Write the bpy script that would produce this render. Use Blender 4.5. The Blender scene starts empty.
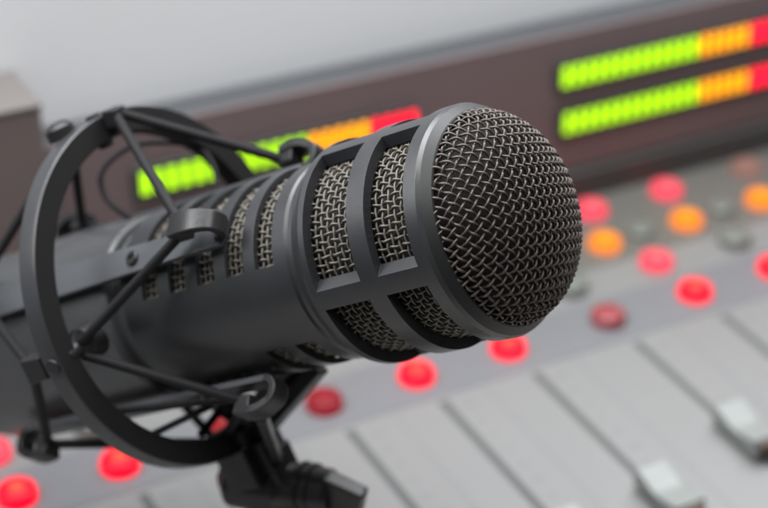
import bpy, math, random
from mathutils import Vector, Matrix
random.seed(7)
R = math.radians
sc = bpy.context.scene
COL = sc.collection
MM = 0.001

# ------------------------------------------------------------------ frames (millimetres -> metres)
CAM_H = 437.6
CAM_M = Matrix(((1, 0, 0), (0, .5, -.8660254), (0, .8660254, .5)))       # camera pitched 30 degrees down
def cam2w(p): return (CAM_M @ Vector(p) + Vector((0, 0, CAM_H))) * MM
d_ = Vector((.76463, .20165, .61211)).normalized()                          # microphone axis, rear to front
up_ = Vector((0, 1, 0)); e1_ = (up_ - d_ * up_.dot(d_)).normalized(); e2_ = d_.cross(e1_)
MIC0 = cam2w((22.6, 7.4, -419.8))
def frame(o, x, y, z):
    m = Matrix((x, y, z)).transposed().to_4x4(); m.translation = o; return m
MIC = frame(MIC0, CAM_M @ e1_, CAM_M @ e2_, CAM_M @ d_)
v1 = Vector((.88308941, .46920475, 0)); v2 = Vector((-.46881224, .88235067, .0408947)).normalized()
v2 = (v2 - v1 * v1.dot(v2)).normalized(); nn = v1.cross(v2)
CON0 = (Vector((45.06, 548.87, -357.6)) + Vector((0, 0, CAM_H))) * MM
CON = frame(CON0, v1, v2, nn)
vh = Vector((-v1.y, v1.x, 0))

# ------------------------------------------------------------------ helpers
def link(o, parent=None, mat=None):
    COL.objects.link(o)
    if parent is not None: o.parent = parent
    if mat is not None: o.data.materials.append(mat)
    return o
def tag(o, label=None, cat=None, group=None, kind=None):
    for k, v in (('label', label), ('category', cat), ('group', group), ('kind', kind)):
        if v: o[k] = v
    return o
def empty(name, m, label, cat, group=None):
    o = bpy.data.objects.new(name, None); o.empty_display_size = .02; COL.objects.link(o); o.matrix_world = m
    return tag(o, label, cat, group)

class MB:
    """collects faces in millimetres in the local frame of the parent"""
    def __init__(s): s.v = []; s.f = []; s.mi = []; s.cur = 0
    def add(s, vs, fs):
        b = len(s.v); s.v += [tuple(v) for v in vs]
        for f in fs: s.f.append(tuple(i + b for i in f)); s.mi.append(s.cur)
    def box(s, x0, x1, y0, y1, z0, z1):
        s.add([(x, y, z) for x in (x0, x1) for y in (y0, y1) for z in (z0, z1)],
              [(0, 1, 3, 2), (4, 6, 7, 5), (0, 4, 5, 1), (2, 3, 7, 6), (0, 2, 6, 4), (1, 5, 7, 3)])
    def obox(s, c, ax, ay, az, hx, hy, hz, taper=1.):
        c = Vector(c); vs = []
        for i in (-1, 1):
            for j in (-1, 1):
                for k in (-1, 1):
                    t = taper if k > 0 else 1
                    vs.append(c + ax * hx * i * t + ay * hy * j * t + az * hz * k)
        s.add(vs, [(0, 1, 3, 2), (4, 6, 7, 5), (0, 4, 5, 1), (2, 3, 7, 6), (0, 2, 6, 4), (1, 5, 7, 3)])
    def tube(s, pts, r, n=8, closed=False, cap=True, rfun=None):
        pts = [Vector(p) for p in pts]; N = len(pts)
        def tan(i):
            a = pts[(i - 1) % N] if (closed or i > 0) else pts[i]
            b = pts[(i + 1) % N] if (closed or i < N - 1) else pts[i]
            return (b - a).normalized()
        t = tan(0); ref = Vector((0, 0, 1)) if abs(t.z) < .9 else Vector((1, 0, 0))
        u = (ref - t * t.dot(ref)).normalized(); base = len(s.v); vs = []
        for i in range(N):
            t = tan(i); u = (u - t * t.dot(u)).normalized(); w = t.cross(u); rr = rfun(i / (N - 1)) if rfun else r
            for k in range(n):
                a = 2 * math.pi * k / n; vs.append(pts[i] + u * math.cos(a) * rr + w * math.sin(a) * rr)
        fs = []
        for i in range(N if closed else N - 1):
            j = (i + 1) % N
            for k in range(n):
                l = (k + 1) % n; fs.append((i * n + k, i * n + l, j * n + l, j * n + k))
        if cap and not closed:
            fs.append(tuple(range(n))[::-1]); fs.append(tuple((N - 1) * n + k for k in range(n)))
        s.add(vs, fs)
    def lathe(s, prof, n=96, closed=False, c=(0, 0), ax=None, o=(0, 0, 0)):
        """prof: list of (z, r) revolved about z (or about an axis frame ax=(X,Y,Z) at o)"""
        vs = []; fs = []; m = len(prof)
        for (z, r) in prof:
            for k in range(n):
                a = 2 * math.pi * k / n; x, y = c[0] + r * math.cos(a), c[1] + r * math.sin(a)
                if ax: vs.append(Vector(o) + ax[0] * x + ax[1] * y + ax[2] * z)
                else: vs.append((x + o[0], y + o[1], z + o[2]))
        for i in range(m if closed else m - 1):
            j = (i + 1) % m
            for k in range(n):
                l = (k + 1) % n; fs.append((i * n + k, i * n + l, j * n + l, j * n + k))
        if not closed:
            if prof[0][1] > 1e-6: fs.append(tuple(range(n))[::-1])
            if prof[-1][1] > 1e-6: fs.append(tuple((m - 1) * n + k for k in range(n)))
        s.add(vs, fs)
    def build(s, name, mats, parent, bevel=0, smooth=35, seg=2, loc=None):
        me = bpy.data.meshes.new(name)
        me.from_pydata([(a * MM, b * MM, c * MM) for a, b, c in s.v], [], s.f)
        mats = mats if isinstance(mats, (list, tuple)) else [mats]
        for m in mats: me.materials.append(m)
        if len(mats) > 1:
            for p, i in zip(me.polygons, s.mi): p.material_index = i
        me.validate(); 
        import bmesh
        bm = bmesh.new(); bm.from_mesh(me); bmesh.ops.remove_doubles(bm, verts=bm.verts, dist=1e-7)
        bmesh.ops.recalc_face_normals(bm, faces=bm.faces); bm.to_mesh(me); bm.free()
        me.polygons.foreach_set('use_smooth', [True] * len(me.polygons))
        if smooth < 180: me.set_sharp_from_angle(angle=R(smooth))
        o = bpy.data.objects.new(name, me); link(o, parent)
        if loc: o.location = [q * MM for q in loc]
        if bevel:
            b = o.modifiers.new('bevel', 'BEVEL'); b.width = bevel * MM; b.segments = seg; b.limit_method = 'ANGLE'
            b.angle_limit = R(40); b.harden_normals = True; b.use_clamp_overlap = True
        return o

# ------------------------------------------------------------------ materials
def mat(name, col, rough=.5, metal=0., bump=0., bscale=900., var=0., vscale=40., spec=.5, coat=0., emit=None, estr=0., rvar=0.):
    m = bpy.data.materials.new(name); m.use_nodes = True; nt = m.node_tree; b = nt.nodes['Principled BSDF']
    b.inputs['Base Color'].default_value = (*col, 1); b.inputs['Roughness'].default_value = rough
    b.inputs['Metallic'].default_value = metal; b.inputs['Specular IOR Level'].default_value = spec
    b.inputs['Coat Weight'].default_value = coat
    tc = nt.nodes.new('ShaderNodeTexCoord')
    def noise(sc_, det=3):
        n = nt.nodes.new('ShaderNodeTexNoise'); n.inputs['Scale'].default_value = sc_; n.inputs['Detail'].default_value = det
        nt.links.new(tc.outputs['Object'], n.inputs['Vector']); return n
    if var:
        n = noise(vscale, 5); mx = nt.nodes.new('ShaderNodeMix'); mx.data_type = 'RGBA'
        mx.inputs['A'].default_value = (*[c * (1 - var) for c in col], 1); mx.inputs['B'].default_value = (*[min(1, c * (1 + var)) for c in col], 1)
        nt.links.new(n.outputs['Fac'], mx.inputs['Factor']); nt.links.new(mx.outputs['Result'], b.inputs['Base Color'])
    if rvar:
        n = noise(vscale * 1.7, 4); mr = nt.nodes.new('ShaderNodeMapRange')
        mr.inputs['From Min'].default_value = .3; mr.inputs['From Max'].default_value = .7
        mr.inputs['To Min'].default_value = rough - rvar; mr.inputs['To Max'].default_value = rough + rvar
        nt.links.new(n.outputs['Fac'], mr.inputs['Value']); nt.links.new(mr.outputs['Result'], b.inputs['Roughness'])
    if bump:
        n = noise(bscale, 2); bp = nt.nodes.new('ShaderNodeBump'); bp.inputs['Strength'].default_value = bump
        bp.inputs['Distance'].default_value = .0002
        nt.links.new(n.outputs['Fac'], bp.inputs['Height']); nt.links.new(bp.outputs['Normal'], b.inputs['Normal'])
    if emit: b.inputs['Emission Color'].default_value = (*emit, 1); b.inputs['Emission Strength'].default_value = estr
    return m
M = {}
M['paint'] = mat('mic_paint', (.017, .018, .020), .34, 0, .13, 3200, .15, 60, rvar=.06, spec=.42)
M['paint2'] = mat('mic_paint_rear', (.050, .052, .055), .36, .2, .10, 2600, .10, 60, rvar=.05)
M['wire'] = mat('grille_wire', (.085, .076, .062), .5, .12, .2, 3000, .25, 300)
M['domewire'] = mat('dome_wire', (.052, .041, .035), .48, .2, .2, 3000, .25, 300)
M['lip'] = mat('rim_chamfer_shaded', (.011, .0115, .012), .5, 0, .1, 1800, spec=.30)  # darker copy of the mic paint, the chamfer's dark reflection painted in
M['foam'] = mat('black_foam', (.008, .008, .008), .95, 0, .5, 1500)
M['plastic'] = mat('black_plastic', (.012, .012, .013), .36, 0, .25, 1800, .12, 80, rvar=.06, spec=.3)
M['barmetal'] = mat('grey_bar', (.070, .074, .080), .34, .3, .2, 1800, .10, 60, rvar=.05)
M['ring'] = mat('ring_metal', (.030, .031, .034), .33, .2, .25, 1800, .10, 60, rvar=.05)
M['ringface_shaded'] = mat('ring_face_shaded', (.006, .006, .0065), .7, 0, .25, 1800, spec=.2)  # near-black copy of the ring metal, shade on the ring face painted in
M['cord'] = mat('elastic_cord', (.010, .010, .011), .6, 0, .6, 2500, spec=.12)
M['steel'] = mat('screw_steel', (.45, .45, .46), .3, 1.)
M['deck'] = mat('console_deck', (.160, .160, .161), .5, 0, .1, 600, .05, 25)
M['deckup'] = mat('console_upper', (.098, .095, .088), .5, 0, .1, 600, .07, 18)
M['strip'] = mat('console_strip', (.122, .125, .136), .5, 0, .1, 600, .05, 25)
M['slot'] = mat('slot_black', (.062, .065, .065), .7)
M['marks'] = mat('scale_print', (.12, .122, .125), .6)
M['divider'] = mat('divider_line', (.145, .148, .152), .6)
M['bridge'] = mat('meter_panel', (.178, .132, .136), .42, 0, .1, 600, .12, 12)
M['bridgetop'] = mat('bridge_metal', (.06, .064, .070), .55, .0, .1, 600, .06, 20)
M['darktrim'] = mat('bridge_trim', (.055, .058, .058), .55)
M['capw'] = mat('fader_white', (.175, .190, .184), .4, 0, 0, 600, .03, 100)
M['capd'] = mat('fader_dark', (.10, .068, .052), .5)
M['unlit'] = mat('unlit_button', (.12, .132, .12), .4)
M['unlitr'] = mat('unlit_red_button', (.22, .03, .038), .4)
M['wall'] = mat('wall_paint', (.85, .872, .90), .8, 0, .1, 200, .04, 3)
M['brown'] = mat('brown_laminate', (.155, .125, .12), .55, 0, .1, 300, .12, 12)
M['cream'] = mat('pale_top', (.15, .135, .13), .6)
M['desk'] = mat('desk_laminate', (.42, .40, .38), .5, 0, .1, 300, .08, 6)

def lamp_mat(name, rim, core, srim, score, rad):
    """a translucent lit cap: the lamp sits under its middle"""
    m = bpy.data.materials.new(name); m.use_nodes = True; nt = m.node_tree; b = nt.nodes['Principled BSDF']
    b.inputs['Roughness'].default_value = .35; b.inputs['Base Color'].default_value = (*[c * .12 for c in rim], 1); b.inputs['Specular IOR Level'].default_value = .15
    tc = nt.nodes.new('ShaderNodeTexCoord'); sx = nt.nodes.new('ShaderNodeVectorMath'); sx.operation = 'MULTIPLY'
    sx.inputs[1].default_value = (1, 1, 0); ln = nt.nodes.new('ShaderNodeVectorMath'); ln.operation = 'LENGTH'
    nt.links.new(tc.outputs['Object'], sx.inputs[0]); nt.links.new(sx.outputs[0], ln.inputs[0])
    mr = nt.nodes.new('ShaderNodeMapRange'); mr.interpolation_type = 'SMOOTHSTEP'
    mr.inputs['From Min'].default_value = rad * .05 * MM; mr.inputs['From Max'].default_value = rad * .62 * MM
    nt.links.new(ln.outputs['Value'], mr.inputs['Value'])
    mx = nt.nodes.new('ShaderNodeMix'); mx.data_type = 'RGBA'
    mx.inputs['A'].default_value = (*[c * score for c in core], 1); mx.inputs['B'].default_value = (*[c * srim for c in rim], 1)
    nt.links.new(mr.outputs['Result'], mx.inputs['Factor']); nt.links.new(mx.outputs['Result'], b.inputs['Emission Color'])
    b.inputs['Emission Strength'].default_value = 1; return m
M['red'] = lamp_mat('lit_red', (1, .002, .022), (1, .10, .055), 1.6, 1.8, 7)
M['pink'] = lamp_mat('lit_pink', (1, .075, .12), (1, .22, .22), 1.1, 1.15, 7)
M['dimred'] = lamp_mat('dim_red', (.42, .02, .035), (.55, .05, .07), .62, .7, 7)
M['orange'] = lamp_mat('lit_orange', (1, .25, .02), (1, .42, .0), 1.15, 1.3, 7)
M['faint'] = lamp_mat('faint_pink', (.34, .18, .15), (.50, .25, .20), .75, .75, 7)
M['sg'] = mat('segment_green', (.2, .5, .0), .4, emit=(.41, .80, .0), estr=1.65)
M['so'] = mat('segment_orange', (.6, .3, .0), .4, emit=(1, .34, .0), estr=1.75)
M['sr'] = mat('segment_red', (.6, .0, .0), .4, emit=(1, .006, .04), estr=2.1)

# ================================================================== MICROPHONE
mic = empty('microphone', MIC, 'black broadcast microphone with woven wire head and slotted barrel, held in the round shock mount', 'microphone')

WINS = [(-12.2, -0.6, a, b) for a, b in ((36, 111.5), (121.5, 199), (209, 258), (268, 325), (335, 386))] + \
       [(-30.8, -17.4, a, b) for a, b in ((36, 111.5), (121.5, 199), (209, 258), (268, 325), (335, 386))]
SL = [(-49.6, -43.6), (-59.4, -53.4), (-69.4, -63.4), (-79.2, -73.4), (-89.0, -83.4)]
WINS += [(s0, s1, a, b) for s0, s1 in SL for a, b in ((-48, 93), (143 if s1 > -56 else 158, 242), (252, 302))]
def void(s, a):
    for s0, s1, a0, a1 in WINS:
        if s0 < s < s1:
            for k in (-360, 0, 360):
                if a0 < a + k < a1: return True
    return False
prof = [(-97.5, 22.4), (-97.4, 24.2), (-96.6, 25.0), (-42.0, 25.0), (-39.6, 25.0), (-38.9, 24.5), (-37.6, 24.5), (-36.9, 25.2), (-35.2, 26.3), (-33.6, 27.6), (-32.4, 28.0),
        (-0.0, 28.0), (2.9, 28.0), (4.0, 27.5), (5.9, 25.9), (6.1, 25.5)]
def r_out(s):
    for (a, ra), (b, rb) in zip(prof, prof[1:]):
        if a <= s <= b: return ra + (rb - ra) * (s - a) / (b - a)
    return prof[-1][1]
def r_in(s): return 23.6 if s < -42 else (23.6 + (25.2 - 23.6) * min(1, (s + 42) / 8))
ss = sorted(set([p[0] for p in prof] + [w[0] for w in WINS] + [w[1] for w in WINS]))
aa = set(range(0, 360, 3))
for w in WINS:
    for t in w[2:]: aa.add(t % 360)
aa = sorted(aa)
# drop grid angles that nearly coincide with a window edge
edges = {t % 360 for w in WINS for t in w[2:]}
aa = [a for a in aa if a in edges or all(abs(a - e) > .9 for e in edges)]
mb = MB(); NA = len(aa); ns = len(ss)
solid = {}
for i in range(ns - 1):
    for j in range(NA):
        a1 = aa[(j + 1) % NA] + (360 if j == NA - 1 else 0)
        solid[i, j] = not void((ss[i] + ss[i + 1]) / 2, ((aa[j] + a1) / 2))
def cyl(s, r, a): return (r * math.cos(R(a)), r * math.sin(R(a)), s)
vs = []
for s in ss:
    for a in aa: vs.append(cyl(s, r_out(s), a))
off = len(vs)
for s in ss:
    for a in aa:
        sh = 0
        if -31 < s < -.3:                                   # the end walls of the head windows slope inward
            for w in WINS:
                if w[0] - .1 <= s <= w[1] + .1 and w[1] > -20:
                    if a == w[2] % 360: sh = 1.5
                    if a == w[3] % 360: sh = -4.5
                if w[0] - .1 <= s <= w[1] + .1 and w[1] < -15 and w[0] > -32:
                    if a == w[2] % 360: sh = 1.5
                    if a == w[3] % 360: sh = -4.5
        vs.append(cyl(s, min(r_in(s), r_out(s) - .3), a + sh))
fs = []
V = lambda i, j, k=0: i * NA + (j % NA) + k * off
for (i, j), so in solid.items():
    if not so: continue
    fs.append((V(i, j), V(i, j + 1), V(i + 1, j + 1), V(i + 1, j)))
    fs.append((V(i, j, 1), V(i + 1, j, 1), V(i + 1, j + 1, 1), V(i, j + 1, 1)))
    if i == 0 or not solid[i - 1, j]: fs.append((V(i, j), V(i, j, 1), V(i, j + 1, 1), V(i, j + 1)))
    if i == ns - 2 or not solid[i + 1, j]: fs.append((V(i + 1, j), V(i + 1, j + 1), V(i + 1, j + 1, 1), V(i + 1, j, 1)))
    if not solid[i, (j - 1) % NA]: fs.append((V(i, j), V(i + 1, j), V(i + 1, j, 1), V(i, j, 1)))
    if not solid[i, (j + 1) % NA]: fs.append((V(i, j + 1), V(i, j + 1, 1), V(i + 1, j + 1, 1), V(i + 1, j + 1)))
mb.add(vs, fs)
for k, f_ in enumerate(mb.f):
    mb.mi[k] = 1 if min(mb.v[i][2] for i in f_) > 3.5 else 0  # front chamfer of the rim takes the darkened paint
hs = mb.build('housing', [M['paint'], M['lip']], mic, bevel=.3, smooth=14); hs.modifiers['bevel'].angle_limit = R(15)

# rear barrel and end cap
mb = MB()
mb.lathe([(-176, 14), (-176, 22), (-174, 25.2), (-170, 26.2), (-104, 25.0), (-103, 24.2), (-102.6, 22.0), (-97, 22.0)], 120)
mb.build('rear_barrel', M['paint2'], mic, bevel=.3, smooth=30)
mb = MB(); mb.lathe([(-190, 9), (-190, 10), (-189, 10.6), (-176.2, 10.6)], 48); mb.build('connector', M['plastic'], mic, bevel=.3)
# dark foam lining behind the mesh
mb = MB()
HD = 16.0; RB = 25.3; SB = 4.2
def ell(rho):            # meridian of the dome: arc parameter -> (radius, height, normal)
    t = rho
    return RB * math.sin(t), HD * math.cos(t)
fo = [(-100, 21.6), (-41, 21.6), (-33, 23.3), (4, 23.3)]
fo += [(SB - .5 + (HD - 1.3) * math.sin(R(t)), (RB - 1.9) * math.cos(R(t)) + .01) for t in range(4, 91, 6)]
mb.lathe(fo, 72); mb.build('foam_lining', M['foam'], mic, smooth=60)

# woven meshes -------------------------------------------------------
WR = .295
def weave_cyl(name, s0, s1, r, pitch_s, n_ax, wr, material, segs=6, sides=6):
    b = MB(); k = int(round((s1 - s0) / pitch_s)); ps = (s1 - s0) / k; amp = wr * .35; amq = wr * 1.7
    for j in range(k + 1):                                   # wires that run around the barrel
        s = s0 + j * ps; pts = []; N = n_ax * segs
        ph = random.uniform(-.04, .04)
        for q in range(N):
            a = 2 * math.pi * q / N
            z = r + amp * math.cos(q * math.pi / segs) * (-1) ** j
            pts.append((z * math.cos(a), z * math.sin(a), s + ph + .10 * math.sin(q * math.pi / segs + j)))
        b.tube(pts, wr, sides, closed=True)
    for i in range(n_ax):                                    # wires along the barrel
        a0 = 2 * math.pi * i / n_ax + random.uniform(-.002, .002); pts = []
        N = k * segs
        for q in range(N + 1):
            z = r - amq * math.cos(q * math.pi / segs) * (-1) ** i
            a = a0 + .006 * math.sin(q * math.pi / segs + i)
            pts.append((z * math.cos(a), z * math.sin(a), s0 + q * ps / segs))
        b.tube(pts, wr, sides)
    return b.build(name, material, mic, smooth=180)
weave_cyl('side_grille', -33.4, 1.6, 24.55, 1.80, 90, WR, M['wire'])
weave_cyl('slot_grille', -93.0, -41.6, 22.85, 1.80, 82, WR * .95, M['wire'])

# dome: square weave pressed over an ellipsoid (equal arc lengths from the pole)
TAB = [(0, 0.)]; L = 0
for q in range(1, 901):
    t0, t1 = (q - 1) / 900 * math.pi / 2, q / 900 * math.pi / 2
    L += math.hypot(RB * (math.sin(t1) - math.sin(t0)), HD * (math.cos(t1) - math.cos(t0))); TAB.append((L, t1))
ARC = L
def dome(x, y, h):
    rho0 = math.hypot(x, y); k = 1 + .12 * (rho0 / ARC) ** 2; x *= k; y *= k; rho = rho0 * k
    # inverse table
    if rho >= ARC: t = math.pi / 2; ex = rho - ARC
    else:
        lo, hi = 0, 900
        while hi - lo > 1:
            mdl = (lo + hi) // 2
            if TAB[mdl][0] > rho: hi = mdl
            else: lo = mdl
        w = (rho - TAB[lo][0]) / max(1e-9, TAB[hi][0] - TAB[lo][0]); t = TAB[lo][1] + w * (TAB[hi][1] - TAB[lo][1]); ex = 0
    rr, zz = RB * math.sin(t), HD * math.cos(t)
    nx, nz = math.sin(t) / RB, math.cos(t) / HD; q = math.hypot(nx, nz); nx /= q; nz /= q
    rr += nx * h; zz += nz * h - ex
    c, s = (x / rho, y / rho) if rho > 1e-6 else (1, 0)
    return (rr * c, rr * s, SB + zz)
DP = 1.84; DROT = R(-40); dwr = .305; b = MB(); nW = int((ARC + 1.5) / DP)
for fam in (0, 1):
    for j in range(-nW, nW + 1):
        y = j * DP + random.uniform(-.05, .05); lim = math.sqrt(max(0, (ARC * .92 + .5) ** 2 - y * y))
        if lim < 2: continue
        n0 = int(lim / DP * 6); pts = []
        for q in range(-n0, n0 + 1):
            x = q / 6 * DP
            h = dwr * 1.45 * math.cos(q * math.pi / 6) * (1 if (j % 2 == 0) else -1) * (1 if fam == 0 else -1)
            yy = y + .10 * math.sin(q * math.pi / 6 + j * math.pi)
            X, Y = (x, yy) if fam == 0 else (yy, x)
            pts.append(dome(X * math.cos(DROT) - Y * math.sin(DROT), X * math.sin(DROT) + Y * math.cos(DROT), h))
        b.tube(pts, dwr, 6)
b.build('dome_grille', M['domewire'], mic, smooth=180)
# retaining lip between dome and rim
mb = MB(); mb.lathe([(2.0, 24.6), (2.6, 25.6), (4.6, 25.6), (4.6, 25.2), (2.6, 24.2)], 120, closed=True); mb.build('retaining_lip', M['foam'], mic)

# ================================================================== SHOCK MOUNT
sm = empty('shock_mount', MIC, 'round black shock mount ring with elastic cords and hooked bars around the microphone', 'shock mount')
RC = (5.1, .9)
def ringpt(s, r, a): return Vector((RC[0] + r * math.cos(R(a)), RC[1] + r * math.sin(R(a)), s))
def mp(s, r, a): return Vector(cyl(s, r, a))
mb = MB()
mb.lathe([(-105.6, 48.7), (-105.2, 49.0), (-100.6, 49.0), (-100.0, 48.9), (-99.7, 48.6), (-99.7, 42.4), (-100.1, 42.1), (-105.2, 42.3), (-105.6, 42.6)], 180, closed=True, c=RC)
for f in range(len(mb.f)):
    zs = [mb.v[i][2] for i in mb.f[f]]; rs = [math.hypot(mb.v[i][0] - RC[0], mb.v[i][1] - RC[1]) for i in mb.f[f]]
    mb.mi[f] = 0 if min(rs) > 48.5 else 1  # all but the outer band gets the painted shade
mb.build('ring', [M['ring'], M['ringface_shaded']], sm, smooth=25)
HANG = (69, -21, 159, 249); NODE = (24, 114, 204, 294)
def spline(P, n=8):
    out = []
    for i in range(len(P) - 1):
        p0, p1, p2, p3 = P[max(i - 1, 0)], P[i], P[i + 1], P[min(i + 2, len(P) - 1)]
        for k in range(n):
            t = k / n; out.append(.5 * ((2 * p1) + (p2 - p0) * t + (2 * p0 - 5 * p1 + 4 * p2 - p3) * t * t + (3 * p1 - p0 - 3 * p2 + p3) * t ** 3))
    out.append(P[-1]); return out
for a in HANG:
    # long curved bar
    b = MB(); N = 26; vs = []; fs = []
    for i in range(N + 1):
        s = -155 + i * (155 - (63 if a == 159 else 57.5)) / N; hw = (11.5 if a == 69 else 7.5) - (5.5 if a == 69 else 2) * (i / N) ** .8
        for k in range(5):
            an = a + 2 + hw * (k / 2 - 1)
            vs.append(cyl(s, 28.9, an))
        for k in range(5):
            an = a + 2 + hw * (1 - k / 2)
            vs.append(cyl(s, 27.1, an))
    for i in range(N):
        for k in range(10):
            l = (k + 1) % 10; fs.append((i * 10 + k, i * 10 + l, (i + 1) * 10 + l, (i + 1) * 10 + k))
    fs.append(tuple(range(10))); fs.append(tuple(N * 10 + k for k in range(10)))
    b.add(vs, fs); bar = b.build('bar', M['barmetal'], sm, bevel=.25)
    b = MB(); b.lathe([(28.4, 2.0), (29.5, 2.0), (29.8, 1.7), (29.8, .9), (29.3, .8)], 24, ax=(Vector((-math.sin(R(a + 2)), math.cos(R(a + 2)), 0)), Vector((0, 0, 1)), mp(0, 1, a + 2)), o=(0, 0, -88))
    b.build('screw', M['plastic'], bar)
    for sgn in (1, -1):
        # curled hook at either end: a thick strap bent outward and back over the cord
        c0 = (-64 if a == 159 else -58.5) if sgn > 0 else -154
        path = [(0, 28.0), (0, 28.2), (2.2, 29.0), (3.4, 31), (3.0, 33.6), (1.0, 35.0), (-1.6, 36.0), (-5.0, 36.2), (-8.8, 35.6)]
        ax = Vector((math.cos(R(a)), math.sin(R(a)), 0)); ay = Vector((-math.sin(R(a)), math.cos(R(a)), 0))
        path = [tuple(q) for q in spline([Vector(q) for q in path[1:]], 4)]
        sec = []
        for i, (ds, r) in enumerate(path):
            p = path[max(0, i - 1)]; q = path[min(len(path) - 1, i + 1)]
            tx, ty = q[0] - p[0], q[1] - p[1]; l = math.hypot(tx, ty); nx, ny = -ty / l, tx / l
            sec.append(((ds, r), (nx, ny)))
        vs = []; W = 2.6
        for i, ((ds, r), (nx, ny)) in enumerate(sec):
            w = W * (1 + .18 * min(1, max(0, (i - 14) / 8))); th = 1.15
            for (o, sd) in ((1, -1), (1, 1), (-1, 1), (-1, -1)):
                S = c0 + sgn * (ds + o * th * nx); Rr = r + o * th * ny
                vs.append(ax * Rr + ay * (sd * w) + Vector((0, 0, S)))
        fs = []
        for i in range(len(sec) - 1):
            for k in range(4):
                l = (k + 1) % 4; fs.append((i * 4 + k, i * 4 + l, i * 4 + 4 + l, i * 4 + 4 + k))
        fs.append((0, 1, 2, 3)); fs.append(tuple((len(sec) - 1) * 4 + k for k in range(4)))
        b = MB(); b.add(vs, fs)
        # block under the free end that clamps the cord
        cz = c0 - sgn * 6.6
        b.obox(ax * 33.6 + Vector((0, 0, cz)), ay, Vector((0, 0, 1)), ax, W * .95, 2.5, 1.9)
        b.build('hook', M['plastic'], bar, bevel=.45)
# nodes on the ring
for a in NODE:
    rad = Vector((math.cos(R(a)), math.sin(R(a)), 0)); tg = Vector((-math.sin(R(a)), math.cos(R(a)), 0))
    b = MB()
    ax3 = (tg, Vector((0, 0, 1)), rad); o3 = (RC[0], RC[1], -102)
    if a == 24: b.lathe([(40.5, 1.6), (41, 2.2), (44.6, 2.2)], 32, ax=ax3, o=o3)
    else: b.lathe([(32.6, 4.2), (33.0, 4.8), (37.8, 4.8), (38.6, 3.6), (40, 2.6), (44.6, 2.6)], 40, ax=ax3, o=o3)
    b.lathe([(49.0, 2.1), (49.7, 2.1), (50.0, 1.8)], 24, ax=ax3, o=o3)
    if a == 24: b.lathe([(47.5, 4.0), (50.6, 3.8), (51.8, 2.8), (52.2, 1.4)], 28, ax=ax3, o=(RC[0] + tg.x * 8, RC[1] + tg.y * 8, -107))
    b.build('peg', M['plastic'], sm, bevel=.25)
    b = MB(); b.obox(ringpt(-109.6, 46.7, a), tg, rad, Vector((0, 0, 1)), 3.4, 2.6, 3.6, .9); b.build('cord_clip', M['plastic'], sm, bevel=.5)
def cord(p, q, r=1.3, sag=0., n=14, name='elastic_cord', bulge=None):
    p = Vector(p); q = Vector(q); pts = []
    for i in range(n + 1):
        t = i / n; x = p.lerp(q, t)
        if bulge is not None: x = x + Vector(bulge) * math.sin(math.pi * t)
        pts.append(x)
    b = MB(); b.tube(pts, r, 10); return b.build(name, M['cord'], sm, smooth=60)
FH = {a: mp(-70.8 if a == 159 else -65.3, 33.0, a) for a in HANG}; RH = {a: mp(-147.3, 33.0, a) for a in HANG}
eye = ringpt(-97.6, 48.6, 20)
b = MB(); b.obox(ringpt(-97.0, 47.2, 20.5), Vector((-math.sin(R(20)), math.cos(R(20)), 0)), Vector((math.cos(R(20)), math.sin(R(20)), 0)), Vector((0, 0, 1)), 3.2, 2.6, 2.0, .8)
b.build('eyelet', M['plastic'], sm, bevel=.5)
cord(eye, FH[69]); cord(eye, FH[-21], 1.35)
cord(FH[69], ringpt(-103.0, 40.6, 114)); cord(ringpt(-103.0, 40.6, 114), FH[159], 1.3)
cord(FH[159], ringpt(-100, 43, 204)); cord(ringpt(-100, 43, 204), FH[249], 1.9)
cord(FH[249], ringpt(-100, 38, 294)); cord(ringpt(-100, 38, 294), FH[-21])
cord(ringpt(-104, 42, 140), mp(-74, 31, 162), .9); cord(ringpt(-104, 42, 160), mp(-92, 29, 175), .9); cord(ringpt(-104, 41, 186), mp(-100, 29, 215), 1.1); cord(ringpt(-101, 42.5, 196), FH[159], 1.3)
rn = {a: ringpt(-112.5, 46.7, a) for a in NODE}
for n, h in ((24, -21), (24, 69), (114, 69), (114, 159), (204, 159), (204, 249), (294, 249), (294, -21)): cord(rn[n], RH[h], 1.35)
# thin bits of slack cord looping behind the barrel
b = MB(); P = [(-112, 25, 6), (-121, 33, 4), (-122, 41, 2), (-116, 47, -6), (-108, 48, -15), (-101, 46, -22), (-97, 38, -27), (-96, 26, -30)]
b.tube(spline([mp(*p) for p in P]), .8, 8); b.build('cord_loop', M['cord'], sm, smooth=60)

# ================================================================== STAND under the ring
def mic_w(p): return MIC @ (Vector(p) * MM)
foot = mic_w(ringpt(-102, 49, 204))
DESK_Z = 0.
PX = foot + Vector((.004, -.006, 0))
st = empty('microphone_stand', Matrix.Translation(Vector((PX.x, PX.y, DESK_Z))), 'black microphone stand with swivel joint and winged thumb screw under the shock mount', 'microphone stand')
def sl(p): return (Vector(p) - Vector((PX.x, PX.y, DESK_Z))) / MM      # world -> stand millimetres
X, Y, Z = Vector((1, 0, 0)), Vector((0, 1, 0)), Vector((0, 0, 1))
r3 = MIC.to_3x3(); radw = (r3 @ Vector((math.cos(R(204)), math.sin(R(204)), 0))).normalized(); axw = (r3 @ Vector((0, 0, 1))).normalized(); tgw = radw.cross(axw).normalized()
f = sl(foot)
b = MB(); b.obox(f + radw * 4, tgw, axw, radw, 8.5, 5.5, 6.0); b.obox(f - radw * 3.5 , tgw, axw, radw, 6.5, 5.6, 3.2)
b.obox(f + radw * 3 + axw * 6.5 + tgw * 0, tgw, radw, axw, 4.6, 4.6, 2.4); b.build('ring_clamp', M['plastic'], st, bevel=.8)
j = f + radw * 11 + Vector((2.5, 0, -1.5))
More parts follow.
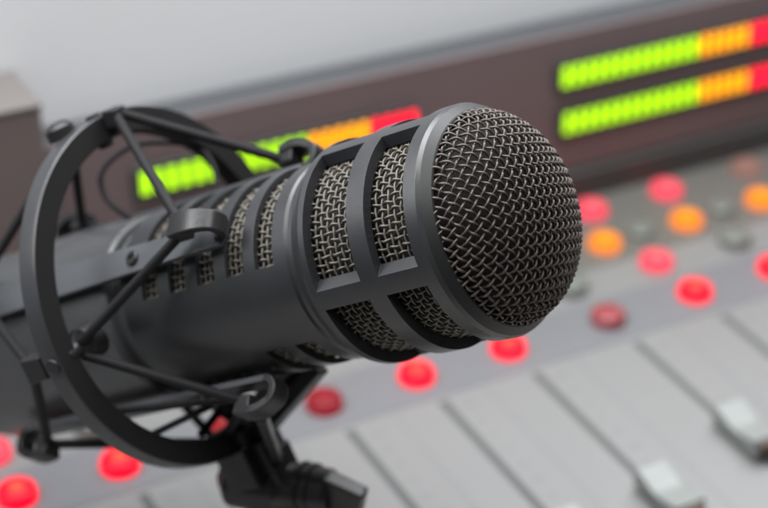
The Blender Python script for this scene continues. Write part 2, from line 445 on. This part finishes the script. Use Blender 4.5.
b = MB(); b.obox(j + Vector((0, 0, 2)), tgw, axw, radw, 5.2, 7.0, 9.0); b.build('yoke', M['plastic'], st, bevel=1.2, seg=3)
ks = Vector((.86, -.35, .10)).normalized(); ku = Vector((0, 0, 1)); ku = (ku - ks * ks.dot(ku)).normalized(); kv = ks.cross(ku)
b = MB(); b.lathe([(-13, 7), (-12, 8.2), (3, 8.2), (4, 7.4), (8, 6.8), (17, 6.6), (18, 5.8)], 40, ax=(ku, kv, ks), o=j); b.build('swivel_joint', M['plastic'], st, bevel=.4)
wd = (ks * .92 + Vector((0, 0, -.28))).normalized(); wv = wd.cross(kv).normalized()
b = MB(); b.obox(j + ks * 15.5 + wd * 5, kv, wv, wd, 3.0, 6.4, 6.3, .9); b.build('thumb_screw', M['plastic'], st, bevel=.9, seg=3)
b = MB(); b.lathe([(-16, 3.4), (-15.6, 3.9), (-13, 3.9)], 6, ax=(ku, kv, ks), o=j); b.build('bolt', M['plastic'], st, bevel=.3)
q0 = sl(mic_w(mp(-69.5, 28.5, 214))); q1 = f - radw * 2 + axw * 6
b = MB(); b.obox((q0 + q1) / 2, ((q1 - q0).cross(axw)).normalized(), (q1 - q0).cross((q1 - q0).cross(axw)).normalized(), (q1 - q0).normalized(), 2.5, 1.9, (q1 - q0).length / 2); b.build('strut', M['plastic'], st, bevel=.5)
q0 = sl(mic_w(mp(-72, 35, 170))); q1 = f + radw * 6 + axw * 8
b = MB(); b.obox((q0 + q1) / 2, ((q1 - q0).cross(axw)).normalized(), (q1 - q0).cross((q1 - q0).cross(axw)).normalized(), (q1 - q0).normalized(), 1.7, 1.3, (q1 - q0).length / 2); b.build('strut', M['plastic'], st, bevel=.4)
b = MB(); b.lathe([(8.4, 7.2), (8.6, 7.6), (9.6, 7.6), (9.8, 7.2)], 40, ax=(ku, kv, ks), o=j); b.lathe([(11.4, 7.1), (11.6, 7.5), (12.6, 7.5), (12.8, 7.1)], 40, ax=(ku, kv, ks), o=j); b.build('knob_rib', M['plastic'], st)
top = j + Vector((0, 0, -4)); 
b = MB(); b.lathe([(top.z - 34, 8.6), (top.z - 33, 9.4), (top.z - 12, 9.4), (top.z - 8, 8.6), (top.z, 7.6)], 40, o=(top.x, top.y, 0)); b.build('collar', M['plastic'], st, bevel=.4)
b = MB(); b.lathe([(8, 7.5), (top.z - 20, 7.5)], 40, o=(top.x, top.y, 0)); b.build('pole', M['plastic'], st)
b = MB(); b.lathe([(0, 62), (1, 63), (7, 63), (10, 60), (13, 20), (18, 11), (30, 10)], 80, o=(top.x, top.y, 0)); b.build('base', M['plastic'], st)

# ================================================================== MIXING CONSOLE (x along the rows, y away from the operator, z off the deck)
con = empty('mixing_console', CON, 'pale grey mixing console with lit round buttons, fader slots and a brown meter bridge', 'mixing console')
A0, A1, B0, BM = -420, 420, -120, 84.3
b = MB(); b.box(A0, A1, B0, BM + 14, -60, 0); b.build('deck', M['deck'], con, bevel=2)
b = MB(); b.box(A0 + 2, A1 - 2, 33, BM + 6, -1, .25); b.build('upper_panel', M['deckup'], con)
b = MB(); b.box(A0 + 2, A1 - 2, -13, 14, -1, .25); b.build('label_strip', M['strip'], con)
CH = [-375, -338, -300, -262, -224, -184.5, -149.5, -111.5, -74.5, -38, 0, 43.6, 83.3, 121.5, 160, 198, 236, 274]
for i, a in enumerate(CH):
    x = a + 1.5
    b = MB(); b.box(x - 1.7, x + 1.7, -114, -16, -1, .12); b.build('fader_slot', M['slot'], con)
    b = MB(); b.box(x + 17.5, x + 18.6, -116, -16, -1, .1); b.build('divider_line', M['divider'], con)
    b = MB()
    for q in range(11):
        yy = -22 - 9 * q; b.box(x + 5.5, x + (10 if q % 5 == 0 else 8), yy - .35, yy + .35, -1, .08)
    b.build('scale_marks', M['marks'], con)
def button(a, bb, m, rad=6.6, h=4.6):
    b = MB(); b.lathe([(0, rad + .0), (h * .55, rad), (h * .8, rad * .93), (h * .95, rad * .75), (h, rad * .4), (h + .05, .01)], 36)
    return b.build('button', m, con, smooth=50, loc=(a, bb, .26))
main = {-184.5: 'red', -149.5: 'red', -111.5: 'dimred', -74.5: 'dimred', -38: 'red', 0: 'red', 43.6: 'unlitr', 83.3: 'red', 121.5: 'red', 160: 'red'}
for a in CH: button(a, 0, M[main.get(a, 'dimred')])
for a in CH: button(a - .8, 24.2, M['pink' if a in (83.3, -184.5) else 'unlit'])
for a in (-8, 33, 72, 111.8, 150, 188): button(a, 44.6, M['orange'])
for a in (-20, 14, 52, 90.5, 131, 170): button(a, 46.5, M['unlit'], 5.6, 3.4)
for a, m in ((5, 'unlit'), (43, 'red'), (81.5, 'pink'), (118.9, 'pink'), (160.6, 'faint'), (198, 'faint')): button(a, 68.4, M[m])
# faders
def fader(a, bb):
    x = a + 1.5; b = MB(); W = 6.0; Lh = 12.5
    pr = [(-Lh, 0), (-Lh + 1.6, 7.4), (-4.2, 5.8), (-1.5, 5.0), (1.5, 5.0), (4.2, 5.8), (Lh - 1.6, 7.4), (Lh, 0)]
    vs = [(-W, y, z) for y, z in pr] + [(W, y, z) for y, z in pr]; n = len(pr)
    b.add(vs, [tuple(range(n))[::-1], tuple(n + i for i in range(n))] + [(i, (i + 1) % n, n + (i + 1) % n, n + i) for i in range(n)])
    o = b.build('fader_cap', M['capw'], con, bevel=1.0, seg=3, loc=(x, bb, 2.0))
    b = MB(); b.box(-W * .7, W * .7, -Lh - .25, -Lh + 3.5, 1.0, 6.0); b.build('grip', M['capd'], o, bevel=.3)
    b = MB(); b.box(-1.2, 1.2, -6, 6, -3.5, .1); b.build('stem', M['capd'], o)
for a, bb in zip(CH, [-88, -100, -78, -96, -104, -99, -104, -102, -104, -102, -97, -81, -72, -84, -60, -90, -75, -80]): fader(a, bb)
# meter bridge: upright panel at the back of the deck
def brf():                                     # frame whose x runs along the rows, y away, z straight up, at deck level
    O = CON0 + v2 * (84.3 * MM); m = frame(O, v1, vh, Vector((0, 0, 1))); return CON.inverted() @ m
BL = brf()
b = MB(); b.box(A0, A1, 0, 16, -20, 75)
br = b.build('meter_bridge', [M['bridgetop']], con, bevel=1.5); br.matrix_local = BL
b = MB(); b.box(A0 + 3, A1 - 3, -.7, 1, 13, 74.6); b.build('meter_panel', M['bridge'], br, bevel=.3)
b = MB(); b.box(A0, A1, -4.5, 1, -8, 12.6); b.build('trim_rail', M['darktrim'], br, bevel=1)
def meter(x0, z, n=None):
    """a row of lit segments; x0 is its left end"""
    b = MB(); b.box(x0 - 2, x0 + 114, -3.0, -1.5, z - 6.2, z + 6.2); o = b.build('level_meter', M['darktrim'], br, bevel=.3)
    P = 5.2; k = 0
    for cnt, mm in ((13, 'sg'), (5, 'so'), (4, 'sr')):
        for _ in range(cnt):
            b = MB(); b.box(-P * .28, P * .28, -.6, .6, -4.1, 4.1); b.build('segment', M[mm], o, loc=(x0 + P * (k + .5), -3.4, z)); k += 1
meter(-107.5, 53.6); meter(-107.5, 34.2); meter(71.5, 57.2); meter(73.5, 36.3)
meter(251, 57.2); meter(253, 36.3)

# ================================================================== SETTING
def wbox(name, x0, x1, y0, y1, z0, z1, m, mtx, kind='structure'):
    b = MB(); b.box(x0, x1, y0, y1, z0, z1); o = b.build(name, m, None, bevel=.8); o.matrix_world = mtx
    if kind: o['kind'] = kind
    return o
BW = frame(CON0 + v2 * (84.3 * MM), v1, vh, Vector((0, 0, 1)))
zb = CON0.z * 1000 + 84.3 * v2.z
wbox('wall', -1400, 1400, 18, 40, -zb - 700, 900, M['wall'], BW)
dk = wbox('desk', -520, 520, -560, 16, -zb - 30, -zb, M['desk'], BW)
wbox('floor', -2600, 2600, -3000, 500, -zb - 740, -zb - 710, M['desk'], BW)
# brown cabinet with a pale top at the left end, standing on the bridge
cb = empty('cabinet', BW @ Matrix.Translation(Vector((-.179, .0105, .0755))), 'brown upright cabinet with a thin top board, left of the green level meter', 'cabinet')
b = MB(); b.box(-230, 36, -24, 6, -73, 20); b.build('carcass', M['brown'], cb, bevel=.8)
b = MB(); b.box(-230.5, 36.5, -24.5, 6.3, 20.2, 22.5); b.build('top_board', M['cream'], cb, bevel=.8)

# ================================================================== CAMERA, LIGHT
cam = bpy.data.cameras.new('camera'); co = bpy.data.objects.new('camera', cam); COL.objects.link(co)
m = CAM_M.to_4x4(); m.translation = Vector((0, 0, CAM_H * MM)); co.matrix_world = m
cam.sensor_width = 36; cam.lens = 84.375; cam.clip_start = .01; cam.clip_end = 50
cam.dof.use_dof = True; cam.dof.focus_distance = .404; cam.dof.aperture_fstop = 10
sc.camera = co

def area(name, loc, target, size, power, col=(1, 1, 1), sy=None):
    l = bpy.data.lights.new(name, 'AREA'); l.energy = power; l.color = col; l.size = size
    if sy: l.shape = 'RECTANGLE'; l.size_y = sy
    o = bpy.data.objects.new(name, l); COL.objects.link(o); o.location = loc
    o.rotation_euler = (Vector(target) - Vector(loc)).to_track_quat('-Z', 'Y').to_euler(); return o
tgt = (.0, .40, .2)
wl = BW @ Vector((-.22, -.01, .46))
area('window_light', wl, wl - vh * 1 + Vector((0, 0, -.35)), 1.3, 26, (.97, .985, 1.0), .45)
area('ceiling_softbox', (.05, .12, 1.25), (.0, .50, .15), .8, 13.5, (1.0, .99, .98), .6)
area('side_fill', (-.55, -.45, .55), tgt, .5, .45, (1.0, .95, .90))
w = bpy.data.worlds.new('World'); sc.world = w; w.use_nodes = True
bg = w.node_tree.nodes['Background']; bg.inputs[0].default_value = (.90, .93, 1, 1); bg.inputs[1].default_value = .085

vs_ = sc.view_settings; vs_.view_transform = 'Standard'; vs_.look = 'None'; vs_.exposure = 0; vs_.gamma = 1
sc.cycles.use_denoising = True
